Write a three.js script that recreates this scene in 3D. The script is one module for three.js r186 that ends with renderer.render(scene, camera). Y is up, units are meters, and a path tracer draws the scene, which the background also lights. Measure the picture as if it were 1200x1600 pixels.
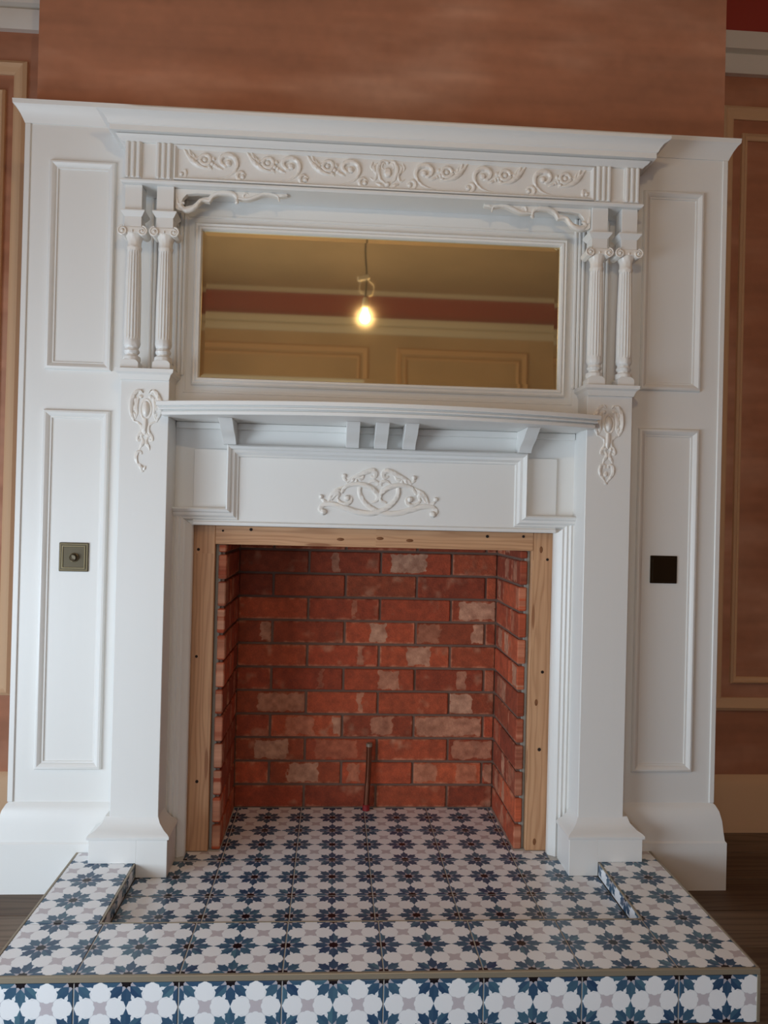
import * as THREE from 'three';
import { mergeGeometries, toCreasedNormals } from 'three/addons/utils/BufferGeometryUtils.js';
import { RectAreaLightUniformsLib } from 'three/addons/lights/RectAreaLightUniformsLib.js';

// ---------------------------------------------------------------- camera, light, exposure
const scene = new THREE.Scene();
const camera = new THREE.PerspectiveCamera(2 * Math.atan(800 / 1230.25) * 180 / Math.PI, 0.75, 0.05, 60);
camera.position.set(-0.119, 1.026, 2.177);
camera.rotation.order = 'YXZ';
camera.rotation.set(0.0052, -0.0628, 0.0244);
scene.background = new THREE.Color(0.75, 0.85, 1.0);          // overcast sky beyond the window

RectAreaLightUniformsLib.init();
const ROOM = { x0: -1.95, x1: 3.2, z1: 4.35, top: 2.89, alcove: -0.39, breast: -0.045 };
const WIN = { y0: 0.05, y1: 1.08, z0: 0.6, z1: 2.9 };       // window opening in the left wall
const daylight = new THREE.RectAreaLight(new THREE.Color(0.72, 0.87, 1.0), 8.6, WIN.z1 - WIN.z0 - 0.12, WIN.y1 - WIN.y0 - 0.12);
daylight.position.set(ROOM.x0 - 0.02, (WIN.y0 + WIN.y1) / 2, (WIN.z0 + WIN.z1) / 2);
daylight.lookAt(5, daylight.position.y, daylight.position.z);
scene.add(daylight);
const FILL_WIN = { x0: -1.4, x1: 0.1, y0: 0.15, y1: 1.75 };        // invented window behind the camera, added for frontal fill light
const fillLight = new THREE.RectAreaLight(new THREE.Color(0.72, 0.87, 1.0), 2.0, FILL_WIN.x1 - FILL_WIN.x0 - 0.12, FILL_WIN.y1 - FILL_WIN.y0 - 0.12);  // fill lamp set in the added window, brightens hearth and lower fronts
fillLight.position.set((FILL_WIN.x0 + FILL_WIN.x1) / 2, (FILL_WIN.y0 + FILL_WIN.y1) / 2, ROOM.z1 + 0.02);
fillLight.lookAt(fillLight.position.x, fillLight.position.y, -5);
scene.add(fillLight);
const BULB = new THREE.Vector3(0.023, 2.126, 2.17);
const BULB_POWER = 1.3;

const renderer = new THREE.WebGLRenderer();
renderer.toneMapping = THREE.LinearToneMapping;
renderer.toneMappingExposure = 1.02;
renderer.shadowMap.enabled = true;

// ---------------------------------------------------------------- helpers
let seed = 7;
const rnd = () => { seed = (seed * 1664525 + 1013904223) >>> 0; return seed / 4294967296; };
const rr = (a, b) => a + (b - a) * rnd();
const hash = (x, y, s) => { let n = (x * 374761393 + y * 668265263 + s * 974711) | 0; n = Math.imul(n ^ (n >>> 13), 1274126177); return ((n ^ (n >>> 16)) >>> 0) / 4294967296; };
function vnoise(x, y, s, per = 0) {           // value noise, periodic when per > 0
  const xi = Math.floor(x), yi = Math.floor(y), fx = x - xi, fy = y - yi;
  const u = fx * fx * (3 - 2 * fx), v = fy * fy * (3 - 2 * fy);
  const w = (a) => per ? ((a % per) + per) % per : a;
  const h = (a, b) => hash(w(a), w(b), s);
  return (h(xi, yi) * (1 - u) + h(xi + 1, yi) * u) * (1 - v) + (h(xi, yi + 1) * (1 - u) + h(xi + 1, yi + 1) * u) * v;
}
function fbm(x, y, s, oct = 4, per = 0) { let a = 0, k = 0.5, t = 0; for (let i = 0; i < oct; i++) { a += k * vnoise(x, y, s + i, per); t += k; k *= 0.5; x *= 2; y *= 2; per *= 2; } return a / t; }
function dataTex(w, h, fn, srgb = true) {
  const d = new Uint8Array(w * h * 4);
  for (let j = 0; j < h; j++) for (let i = 0; i < w; i++) {
    const c = fn(i / w, j / h, i, j), o = (j * w + i) * 4;
    d[o] = Math.max(0, Math.min(255, c[0])); d[o + 1] = Math.max(0, Math.min(255, c[1])); d[o + 2] = Math.max(0, Math.min(255, c[2])); d[o + 3] = 255;
  }
  const t = new THREE.DataTexture(d, w, h); t.magFilter = THREE.LinearFilter; t.minFilter = THREE.LinearMipmapLinearFilter; t.generateMipmaps = true;
  t.wrapS = t.wrapT = THREE.RepeatWrapping; if (srgb) t.colorSpace = THREE.SRGBColorSpace; t.needsUpdate = true; return t;
}
const taken = {};
function numbered(n) { const k = taken[n] = (taken[n] ?? -1) + 1; return k ? n + '_' + String(k).padStart(3, '0') : n; }
function fixWinding(g) {                       // outward faces for closed solids
  const p = g.attributes.position; let v = 0;
  for (let i = 0; i < p.count; i += 3) {
    const ax = p.getX(i), ay = p.getY(i), az = p.getZ(i), bx = p.getX(i + 1), by = p.getY(i + 1), bz = p.getZ(i + 1), cx = p.getX(i + 2), cy = p.getY(i + 2), cz = p.getZ(i + 2);
    v += ax * (by * cz - bz * cy) + ay * (bz * cx - bx * cz) + az * (bx * cy - by * cx);
  }
  if (v < 0) { const a = p.array; for (let i = 0; i < a.length; i += 9) for (let k = 0; k < 3; k++) { const t = a[i + 3 + k]; a[i + 3 + k] = a[i + 6 + k]; a[i + 6 + k] = t; } }
  return g;
}
function fromTris(a) { const g = new THREE.BufferGeometry(); g.setAttribute('position', new THREE.Float32BufferAttribute(a, 3)); return g; }
function finish(g, crease = 0.6) {             // plain, non-indexed, creased normals, uv in metres by dominant axis
  if (g.index) g = g.toNonIndexed();
  for (const k of Object.keys(g.attributes)) if (k !== 'position') g.deleteAttribute(k);
  g = toCreasedNormals(g, crease);
  const p = g.attributes.position, uv = new Float32Array(p.count * 2);
  const a = new THREE.Vector3(), b = new THREE.Vector3(), c = new THREE.Vector3();
  for (let i = 0; i < p.count; i += 3) {
    a.fromBufferAttribute(p, i); b.fromBufferAttribute(p, i + 1); c.fromBufferAttribute(p, i + 2);
    const n = b.clone().sub(a).cross(c.clone().sub(a)); const ax = Math.abs(n.x), ay = Math.abs(n.y), az = Math.abs(n.z);
    for (const [k, q] of [[0, a], [1, b], [2, c]]) {
      const o = (i + k) * 2;
      if (az >= ax && az >= ay) { uv[o] = q.x; uv[o + 1] = q.y; } else if (ax >= ay) { uv[o] = q.z; uv[o + 1] = q.y; } else { uv[o] = q.x; uv[o + 1] = q.z; }
    }
  }
  g.setAttribute('uv', new THREE.BufferAttribute(uv, 2));
  return g;
}
function chamferBox(x0, x1, y0, y1, z0, z1, c = 0.001) {       // 44 triangles
  const m = [(x0 + x1) / 2, (y0 + y1) / 2, (z0 + z1) / 2], h = [(x1 - x0) / 2, (y1 - y0) / 2, (z1 - z0) / 2];
  c = Math.min(c, h[0] * 0.9, h[1] * 0.9, h[2] * 0.9);
  const V = (s, ax) => [0, 1, 2].map((k) => m[k] + s[k] * (k === ax ? h[k] : h[k] - c));
  const out = [], tri = (a, b, d) => {
    const n = [(b[1] - a[1]) * (d[2] - a[2]) - (b[2] - a[2]) * (d[1] - a[1]), (b[2] - a[2]) * (d[0] - a[0]) - (b[0] - a[0]) * (d[2] - a[2]), (b[0] - a[0]) * (d[1] - a[1]) - (b[1] - a[1]) * (d[0] - a[0])];
    const q = n[0] * (a[0] - m[0]) + n[1] * (a[1] - m[1]) + n[2] * (a[2] - m[2]);
    if (q < 0) out.push(...a, ...d, ...b); else out.push(...a, ...b, ...d);
  };
  const quad = (a, b, d, e) => { tri(a, b, d); tri(a, d, e); };
  for (let ax = 0; ax < 3; ax++) {
    const u = (ax + 1) % 3, v = (ax + 2) % 3;
    for (const s of [-1, 1]) {
      const S = (a, b) => { const t = [0, 0, 0]; t[ax] = s; t[u] = a; t[v] = b; return t; };
      quad(V(S(-1, -1), ax), V(S(1, -1), ax), V(S(1, 1), ax), V(S(-1, 1), ax));
    }
    for (const a of [-1, 1]) for (const b of [-1, 1]) {           // edges along ax
      const S = (e) => { const t = [0, 0, 0]; t[ax] = e; t[u] = a; t[v] = b; return t; };
      quad(V(S(-1), u), V(S(1), u), V(S(1), v), V(S(-1), v));
    }
  }
  for (const a of [-1, 1]) for (const b of [-1, 1]) for (const d of [-1, 1]) tri(V([a, b, d], 0), V([a, b, d], 1), V([a, b, d], 2));
  return fromTris(out);
}
const box = (x0, x1, y0, y1, z0, z1, c = 0.0012) => chamferBox(Math.min(x0, x1), Math.max(x0, x1), y0, y1, z0, z1, c);
// sweep a closed profile [[offset, height]...] along a polyline [[p, q]...], mitred; map(p, q, height) -> [x, y, z]
function sweep(path, profile, map, closed = false) {
  const n = path.length, rings = [];
  const nor = (a, b) => { const dx = b[0] - a[0], dy = b[1] - a[1], l = Math.hypot(dx, dy); return [-dy / l, dx / l]; };
  for (let i = 0; i < n; i++) {
    const prev = closed ? path[(i + n - 1) % n] : path[i - 1], next = closed ? path[(i + 1) % n] : path[i + 1], P = path[i];
    let m;
    if (!prev) m = nor(P, next); else if (!next) m = nor(prev, P); else {
      const a = nor(prev, P), b = nor(P, next), k = 1 + a[0] * b[0] + a[1] * b[1]; m = [(a[0] + b[0]) / k, (a[1] + b[1]) / k];
    }
    rings.push(profile.map(([o, h]) => map(P[0] + m[0] * o, P[1] + m[1] * o, h)));
  }
  const out = [], k = profile.length, seg = closed ? n : n - 1;
  for (let i = 0; i < seg; i++) { const A = rings[i], B = rings[(i + 1) % n];
    for (let j = 0; j < k; j++) { const l = (j + 1) % k; out.push(...A[j], ...B[j], ...B[l], ...A[j], ...B[l], ...A[l]); } }
  if (!closed) {
    const f = THREE.ShapeUtils.triangulateShape(profile.map(([a, b]) => new THREE.Vector2(a, b)), []);
    const cw = THREE.ShapeUtils.area(profile.map(([a, b]) => new THREE.Vector2(a, b))) < 0;
    for (const [a, b, c] of f) { const A = rings[0], B = rings[n - 1]; if (cw) { out.push(...A[a], ...A[b], ...A[c], ...B[a], ...B[c], ...B[b]); } else { out.push(...A[a], ...A[b], ...A[c], ...B[a], ...B[c], ...B[b]); } }
  }
  return fixWinding(fromTris(out));
}
const XY = (z) => (p, q, h) => [p, q, z + h];      // path lies on a wall face, height comes towards the room
const XZ = (p, q, h) => [p, h, q];                 // path lies in plan, height is y
function catmull(pts, per = 7) {
  const c = new THREE.CatmullRomCurve3(pts.map(([x, y]) => new THREE.Vector3(x, y, 0)), false, 'centripetal');
  return c.getPoints((pts.length - 1) * per).map((p) => [p.x, p.y]);
}
// a carved stem lying on a plane z: tapered, half-round
function stroke(pts, r, z, { taper0 = 0.5, taper1 = 0.4, rise = 0.9, per = 6, n = 7 } = {}) {
  const P = catmull(pts, per), N = P.length, rings = [];
  for (let i = 0; i < N; i++) {
    const a = P[Math.max(0, i - 1)], b = P[Math.min(N - 1, i + 1)], dx = b[0] - a[0], dy = b[1] - a[1], l = Math.hypot(dx, dy) || 1, nx = -dy / l, ny = dx / l, t = i / (N - 1);
    const w = r * (t < 0.5 ? taper0 + (1 - taper0) * Math.min(1, t * 2.5) : taper1 + (1 - taper1) * Math.min(1, (1 - t) * 2.5));
    const ring = [];
    for (let k = 0; k < n; k++) { const q = Math.PI * k / (n - 1), s = Math.cos(q) * w, hh = Math.pow(Math.sin(q), 0.7) * w * rise; ring.push([P[i][0] + nx * s, P[i][1] + ny * s, z + hh]); }
    rings.push(ring);
  }
  const out = [];
  for (let i = 0; i < N - 1; i++) for (let k = 0; k < n; k++) { const l = (k + 1) % n, A = rings[i], B = rings[i + 1]; out.push(...A[k], ...B[k], ...B[l], ...A[k], ...B[l], ...A[l]); }
  for (const [R, f] of [[rings[0], 1], [rings[N - 1], 0]]) for (let k = 1; k < n - 1; k++) f ? out.push(...R[0], ...R[k], ...R[k + 1]) : out.push(...R[0], ...R[k + 1], ...R[k]);
  return fixWinding(fromTris(out));
}
function knob(x, y, z, rx, ry = rx, rz = rx, seg = 12) { const g = new THREE.SphereGeometry(1, seg, 8).toNonIndexed(); for (const k of ['normal', 'uv']) g.deleteAttribute(k); g.scale(rx, ry, rz); g.translate(x, y, z); return g; }
function bare(g) { g = g.index ? g.toNonIndexed() : g; for (const k of Object.keys(g.attributes)) if (k !== 'position') g.deleteAttribute(k); return g; }
function lathe(pts, seg = 24) { return bare(new THREE.LatheGeometry(pts.map(([r, y]) => new THREE.Vector2(r, y)), seg)); }
function extrude(shape, depth, bevel = 0, steps = 6) { return bare(new THREE.ExtrudeGeometry(shape, { depth: depth - 2 * bevel, bevelEnabled: bevel > 0, bevelSize: bevel, bevelThickness: bevel, bevelOffset: -bevel, bevelSegments: 1, curveSegments: steps }).translate(0, 0, bevel)); }
const shapeOf = (pts) => new THREE.Shape(pts.map(([x, y]) => new THREE.Vector2(x, y)));
const mirrorX = (g) => fixWinding(bare(g.clone().scale(-1, 1, 1)));

// one named mesh under a parent
function mesh(name, geos, mat, parent, crease) {
  const list = (Array.isArray(geos) ? geos : [geos]).map((g) => finish(g, crease));
  const m = new THREE.Mesh(list.length > 1 ? mergeGeometries(list) : list[0], mat);
  m.name = parent === scene ? numbered(name) : name;
  parent.add(m); return m;
}
function thing(name, label, category, group) { const o = new THREE.Group(); o.name = numbered(name); o.userData = { label, category }; if (group) o.userData.group = group; scene.add(o); return o; }
function structure(name, label, category, geos, mat) { const m = geos ? mesh(name, geos, mat, scene) : new THREE.Group(); if (!geos) { m.name = numbered(name); scene.add(m); } m.userData = { kind: 'structure', label, category }; return m; }

// ---------------------------------------------------------------- materials
const std = (o) => new THREE.MeshStandardMaterial(o);
const plasterMap = dataTex(1024, 1024, (u, v) => {
  const sweepy = fbm(u * 6, v * 18, 11, 4, 6), big = fbm(u * 3, v * 3, 21, 3, 3), fine = fbm(u * 90, v * 90, 31, 2, 90), streak = fbm(u * 5, v * 60, 41, 3, 5);
  const pale = Math.max(0, Math.min(1, (big * 0.55 + sweepy * 0.45 - 0.46) * 5));
  const k = 0.93 + (fine - 0.5) * 0.06 + (streak - 0.5) * 0.16 + (sweepy - 0.5) * 0.16;
  return [(182 + 18 * pale) * k, (122 + 28 * pale) * k, (91 + 32 * pale) * k];
});
plasterMap.repeat.set(0.45, 0.45);
const plaster = std({ map: plasterMap, roughness: 0.75 });
const dryMap = dataTex(512, 512, (u, v) => { const k = 0.92 + 0.16 * (fbm(u * 5, v * 5, 61, 4, 5) - 0.5); return [214 * k, 184 * k, 150 * k]; });
dryMap.repeat.set(0.4, 0.4);
const dryPlaster = std({ map: dryMap, roughness: 0.85 });
const paint = std({ color: 0xe6e4e0, roughness: 0.36 });
const paintBump = dataTex(256, 256, (u, v) => { const b = fbm(u * 40, v * 6, 5, 3, 40) * 255; return [b, b, b]; }, false);
paintBump.repeat.set(3, 1.2); paint.bumpMap = paintBump; paint.bumpScale = 0.00012;
const carvedPaint = std({ color: 0xe8e2da, roughness: 0.3 });
const creamTrim = std({ color: 0xdcd6cc, roughness: 0.55 });
const redPaint = std({ color: 0xa2392c, roughness: 0.6 });
function woodMap(base, dark, s, knots, sx = 7, sy = 90) {
  return dataTex(512, 512, (u, v) => {
    let w = 0, kn = 0;
    for (const [ku, kv, kr] of knots) { const dx = (u - ku) * 0.55, dy = v - kv, d = Math.hypot(dx, dy); w += kr * 1.2 * Math.exp(-d * d / (kr * kr * 9)) * Math.sign(dy || 1); kn = Math.max(kn, Math.min(1, Math.max(0, (kr - d) / kr * 3))); }
    const g = fbm(u * sx, (v + w) * sy / 6, s, 3), f = fbm(u * 12, (v + w) * sy, s + 9, 2), line = Math.pow(Math.abs(Math.sin(((v + w) * 13 + fbm(u * 3, v * 6, s + 3, 3) * 3) * Math.PI)), 6);
    const t = Math.min(1, Math.max(0, 0.25 * g + 0.2 * f + 0.3 * line - 0.1) + kn * 0.75);
    return [0, 1, 2].map((k) => base[k] + (dark[k] - base[k]) * t);
  });
}
const pineMap = woodMap([206, 160, 120], [150, 100, 66], 51, [[0.35, 0.3, 0.03], [0.82, 0.7, 0.025]]);
const pineAcross = pineMap.clone(); pineAcross.repeat.set(1.1, 5); pineAcross.needsUpdate = true;
const pineUp = pineMap.clone(); pineUp.repeat.set(1.1, 5); pineUp.rotation = Math.PI / 2; pineUp.needsUpdate = true;
const pineRail = std({ map: pineAcross, roughness: 0.6 }), pineStud = std({ map: pineUp, roughness: 0.6 });
const pineTrim = std({ color: 0xd6b08a, roughness: 0.65 });
const boardMap = woodMap([130, 112, 95], [66, 52, 42], 71, [[0.2, 0.4, 0.02]], 5, 60); boardMap.repeat.set(0.6, 3);
const boardMats = [0xffffff, 0xe2dcd6, 0xcfc6bf].map((c) => std({ map: boardMap, color: c, roughness: 0.55 }));
const holeMat = std({ color: 0x24150d, roughness: 0.9 });
const cement = std({ color: 0x8d8880, roughness: 0.95 });
const mortarMat = std({ color: 0x75594c, roughness: 0.95 });
const trimMetal = std({ color: 0x9c917e, roughness: 0.42, metalness: 0.35 });
const groutMat = std({ color: 0xc4c2be, roughness: 0.9 });
const bronze = std({ color: 0x544a38, roughness: 0.45, metalness: 0.6 });
const bronzeBright = std({ color: 0x7d6f52, roughness: 0.38, metalness: 0.7 });
const darkenedBronze = std({ color: 0x3a2f22, roughness: 0.3, metalness: 0.8 });  // same metal as the dimmer, with a dark reflection put into its colour
const mirrorMat = std({ color: 0xe2cc9c, roughness: 0.03, metalness: 0.92 });
const copper = std({ color: 0x7a4a36, roughness: 0.4, metalness: 0.7 });

// ---------------------------------------------------------------- room shell
const floor = structure('floor', 'dark bare floorboards around the tiled hearth', 'floor', box(ROOM.x0 - 0.1, ROOM.x1 + 0.1, -0.12, -0.018, ROOM.alcove - 0.1, ROOM.z1 + 0.1, 0), std({ color: 0x1c1511, roughness: 0.95 }));
{ let z = 0.142 - 0.18 * 3, i = 0;
  for (; z < ROOM.z1; z += 0.18, i++) mesh('floorboard', box(ROOM.x0, ROOM.x1, -0.018, 0, Math.max(ROOM.alcove, z) + 0.0015, Math.min(z + 0.18, ROOM.z1) - 0.0015, 0.0015), boardMats[(i * 7) % 3], floor); }
structure('ceiling', 'bare tan plaster ceiling seen in the mirror', 'ceiling', box(ROOM.x0 - 0.1, ROOM.x1 + 0.1, ROOM.top, ROOM.top + 0.1, ROOM.alcove - 0.1, ROOM.z1 + 0.1, 0), dryPlaster);
const RAIL0 = 2.535, RAIL1 = 2.66;
structure('wall_chimney', 'pink bare plaster chimney breast above the fireplace', 'wall', extrude(shapeOf([[-0.965, 0], [-0.53, 0], [-0.53, 1.03], [0.53, 1.03], [0.53, 0], [0.985, 0], [0.985, ROOM.top], [-0.965, ROOM.top]]), ROOM.breast - ROOM.alcove + 0.1).translate(0, 0, ROOM.alcove - 0.1), plaster);
for (const [side, x0, x1, look] of [['left', ROOM.x0 - 0.1, -0.965, 'pale pink'], ['right', 0.985, ROOM.x1 + 0.1, 'shaded brown']]) {
  const w = structure('wall_alcove_' + side, look + ' plaster alcove wall on the ' + side + ' of the fireplace', 'wall', box(x0, x1, 0, RAIL1, ROOM.alcove - 0.1, ROOM.alcove, 0), plaster);
  mesh('painted_frieze', box(x0, x1, RAIL1, ROOM.top, ROOM.alcove - 0.1, ROOM.alcove, 0), redPaint, w).userData.label = 'dark red painted band above the picture rail';
}
const back = structure('wall_front', 'plaster wall opposite the fireplace, seen in the mirror', 'wall', [box(ROOM.x0 - 0.1, FILL_WIN.x0, 0, RAIL1, ROOM.z1, ROOM.z1 + 0.1, 0), box(FILL_WIN.x1, ROOM.x1 + 0.1, 0, RAIL1, ROOM.z1, ROOM.z1 + 0.1, 0), box(FILL_WIN.x0, FILL_WIN.x1, 0, FILL_WIN.y0, ROOM.z1, ROOM.z1 + 0.1, 0), box(FILL_WIN.x0, FILL_WIN.x1, FILL_WIN.y1, RAIL1, ROOM.z1, ROOM.z1 + 0.1, 0)], dryPlaster);
mesh('painted_frieze', box(ROOM.x0 - 0.1, ROOM.x1 + 0.1, RAIL1, ROOM.top, ROOM.z1, ROOM.z1 + 0.1, 0), redPaint, back);
structure('wall_right', 'plaster side wall to the right of the room', 'wall', box(ROOM.x1, ROOM.x1 + 0.1, 0, ROOM.top, ROOM.alcove, ROOM.z1, 0), plaster);
structure('wall_left', 'plaster side wall with the window that lights the room', 'wall', [
  box(ROOM.x0 - 0.1, ROOM.x0, 0, ROOM.top, ROOM.alcove, WIN.z0, 0), box(ROOM.x0 - 0.1, ROOM.x0, 0, ROOM.top, WIN.z1, ROOM.z1, 0),
  box(ROOM.x0 - 0.1, ROOM.x0, 0, WIN.y0, WIN.z0, WIN.z1, 0), box(ROOM.x0 - 0.1, ROOM.x0, WIN.y1, ROOM.top, WIN.z0, WIN.z1, 0)], plaster);
// windows: frame bars and panes just outside the daylight; (a, b, y) runs along the wall, through it and up
function windowIn(name, label, a0, a1, y0, y1, put) {
  const w = structure(name, label, 'window'), am = (a0 + a1) / 2, ym = (y0 + y1) / 2, bar = (p, q, r, t) => put(p, q, r, t, 0.035, 0.09, 0.0012);
  mesh('window_frame', [bar(a0, a0 + 0.05, y0, y1), bar(a1 - 0.05, a1, y0, y1), bar(a0 + 0.05, a1 - 0.05, y0, y0 + 0.05), bar(a0 + 0.05, a1 - 0.05, y1 - 0.05, y1), bar(am - 0.025, am + 0.025, y0 + 0.05, y1 - 0.05), bar(a0 + 0.05, a1 - 0.05, ym - 0.02, ym + 0.02)], paint, w);
  const glass = new THREE.MeshPhysicalMaterial({ transmission: 1, thickness: 0, roughness: 0, color: 0xffffff });
  for (const [p, q] of [[a0 + 0.05, am - 0.025], [am + 0.025, a1 - 0.05]]) for (const [r, t] of [[y0 + 0.05, ym - 0.02], [ym + 0.02, y1 - 0.05]]) mesh('pane', put(p, q, r, t, 0.066, 0.07, 0), glass, w);
}
windowIn('window_1', 'white framed window in the left wall', WIN.z0, WIN.z1, WIN.y0, WIN.y1, (p, q, r, t, d0, d1, c) => box(ROOM.x0 - d1, ROOM.x0 - d0, r, t, p, q, c));
windowIn('window_2', 'unseen white framed window added opposite the fireplace for fill light', FILL_WIN.x0, FILL_WIN.x1, FILL_WIN.y0, FILL_WIN.y1, (p, q, r, t, d0, d1, c) => box(p, q, r, t, ROOM.z1 + d0, ROOM.z1 + d1, c));
// picture rail profile [offset from wall, y]
const railProfile = [[0, RAIL0], [0.02, RAIL0], [0.03, RAIL0 + 0.02], [0.034, RAIL0 + 0.055], [0.018, RAIL0 + 0.06], [0.018, RAIL0 + 0.066], [0.04, RAIL0 + 0.072], [0.048, RAIL1 - 0.02], [0.048, RAIL1], [0, RAIL1]];
const rail = (path) => sweep(path, railProfile, XZ);
structure('trim_1', 'cream picture rail in the left alcove', 'picture rail', rail([[-0.966, ROOM.alcove], [ROOM.x0, ROOM.alcove]].reverse().map(([x, z]) => [x, z])), creamTrim);
structure('trim_2', 'cream picture rail in the dark right alcove', 'picture rail', rail([[0.986, ROOM.alcove], [ROOM.x1, ROOM.alcove]]), creamTrim);
structure('trim_3', 'cream picture rail on the wall seen in the mirror', 'picture rail', rail([[ROOM.x1, ROOM.z1], [ROOM.x0, ROOM.z1]]), creamTrim);
structure('trim_4', 'thin white cornice under the ceiling seen in the mirror', 'cornice', box(ROOM.x0, ROOM.x1, ROOM.top - 0.035, ROOM.top, ROOM.z1 - 0.03, ROOM.z1), creamTrim);
// wall panel mouldings: a rectangle of moulding
const frameRect = (x0, x1, y0, y1) => [[x0, y0], [x1, y0], [x1, y1], [x0, y1]];
const wallFrame = (x0, x1, y0, y1, z, dir, w = 0.042) => sweep(frameRect(x0, x1, y0, y1), [[0, 0], [0, 0.012], [w * 0.25, 0.02], [w * 0.5, 0.013], [w * 0.8, 0.011], [w, 0.006], [w, 0]], (p, q, h) => [p, q, z + dir * h], true);
structure('trim_5', 'pale pine panel moulding on the left alcove wall', 'moulding', [wallFrame(-1.85, -1.125, 0.432, 2.438, ROOM.alcove, 1), wallFrame(-1.78, -1.19, 0.53, 2.345, ROOM.alcove, 1, 0.022)], pineTrim);
structure('trim_6', 'shaded pine panel moulding on the right alcove wall', 'moulding', [wallFrame(1.145, 3.0, 0.405, 2.43, ROOM.alcove, 1), wallFrame(1.215, 2.93, 0.495, 2.34, ROOM.alcove, 1, 0.022)], pineTrim);
for (const [k, x0, x1, y0] of [[7, -1.45, 0.13, 1.9], [8, 0.364, 1.471, 0.42], [9, 1.71, 2.9, 0.42]])
  structure('trim_' + k, ['', 'wide left', 'middle', 'right-hand'][k - 6] + ' panel moulding on the wall reflected in the mirror', 'moulding', [wallFrame(x0, x1, y0, 2.425, ROOM.z1, -1), wallFrame(x0 + 0.07, x1 - 0.07, y0 + 0.07, 2.355, ROOM.z1, -1, 0.022)], pineTrim);
const skirtProfile = [[0, 0], [0.02, 0], [0.02, 0.15], [0.012, 0.175], [0, 0.188]];
structure('baseboard_right', 'brown bare skirting board in the right alcove', 'skirting', sweep([[0.986, ROOM.alcove], [ROOM.x1, ROOM.alcove]], skirtProfile, XZ), pineTrim);
structure('baseboard_left', 'bare skirting board in the left alcove', 'skirting', sweep([[ROOM.x0, ROOM.alcove], [-0.966, ROOM.alcove]], skirtProfile, XZ), pineTrim);

// ---------------------------------------------------------------- panelled wings either side
const HB = 0.022;                                   // back end of the hearth sides
function wing(s, label) {
  const t = thing('panelled_wing', label, 'wall panelling', 'white panelled wings of the fireplace');
  const X = (x) => s * x, flip = (g) => s > 0 ? g : mirrorX(g);
  mesh('panel_board', flip(box(0.6885, 0.972, 0, 2.112, ROOM.breast + 0.001, 0, 0.0015)), paint, t);
  mesh('edge_bead', flip(box(0.9605, 0.976, 0.235, 2.062, 0.0005, 0.0045, 0.002)), paint, t);
  const pm = [[0, 0], [0, 0.006], [0.003, 0.0105], [0.008, 0.012], [0.013, 0.009], [0.018, 0.0045], [0.0215, 0.004], [0.023, 0.0]];
  for (const [y0, y1] of [[1.4, 1.965], [0.323, 1.292]]) mesh('panel_moulding', flip(sweep(frameRect(0.732, 0.907, y0, y1), pm, XY(0), true)), paint, t, 0.5);
  // moulded base: plan path runs round the outer end
  const bp = [[0, 0], [0.03, 0], [0.03, 0.132], [0.026, 0.137], [0.0235, 0.155], [0.02, 0.19], [0.014, 0.215], [0.006, 0.23], [0, 0.235]];
  mesh('base_board', flip(sweep([[0.69, 0], [0.972, 0], [0.972, ROOM.breast + 0.001]], bp, XZ)), paint, t, 0.5);
  const cp = [[0, 2.062], [0.003, 2.062], [0.006, 2.07], [0.012, 2.083], [0.02, 2.096], [0.027, 2.103], [0.028, 2.115], [0, 2.115]];
  mesh('cornice', flip(sweep([[0.69, 0], [0.974, 0], [0.974, ROOM.breast + 0.001]], cp, XZ)), paint, t, 0.5);
  return t;
}
wing(-1, 'white panelled wing with the brass dimmer switch, left of the fireplace');
wing(1, 'white panelled wing with the dark blank plate, right of the fireplace');

// ---------------------------------------------------------------- fireplace surround
const S = thing('fireplace_surround', 'tall white carved fireplace surround with overmantel mirror and twin columns', 'fireplace');
const FL = 0.074, HT = 0.111;                       // sunken hearth level, raised border level
const MB = -0.012, LB = -0.035;                     // mirror board and lower board faces
mesh('upper_board', box(-0.688, 0.688, 1.285, 2.112, ROOM.breast + 0.001, MB, 0.001), paint, S);
{ const sh = shapeOf([[-0.62, FL], [-0.509, FL], [-0.509, 0.989], [0.509, 0.989], [0.509, FL], [0.62, FL], [0.62, 1.284], [-0.62, 1.284]]);
  mesh('lower_board', extrude(sh, 0.018, 0.001).translate(0, 0, LB - 0.018 + 0.0), paint, S); }
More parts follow.
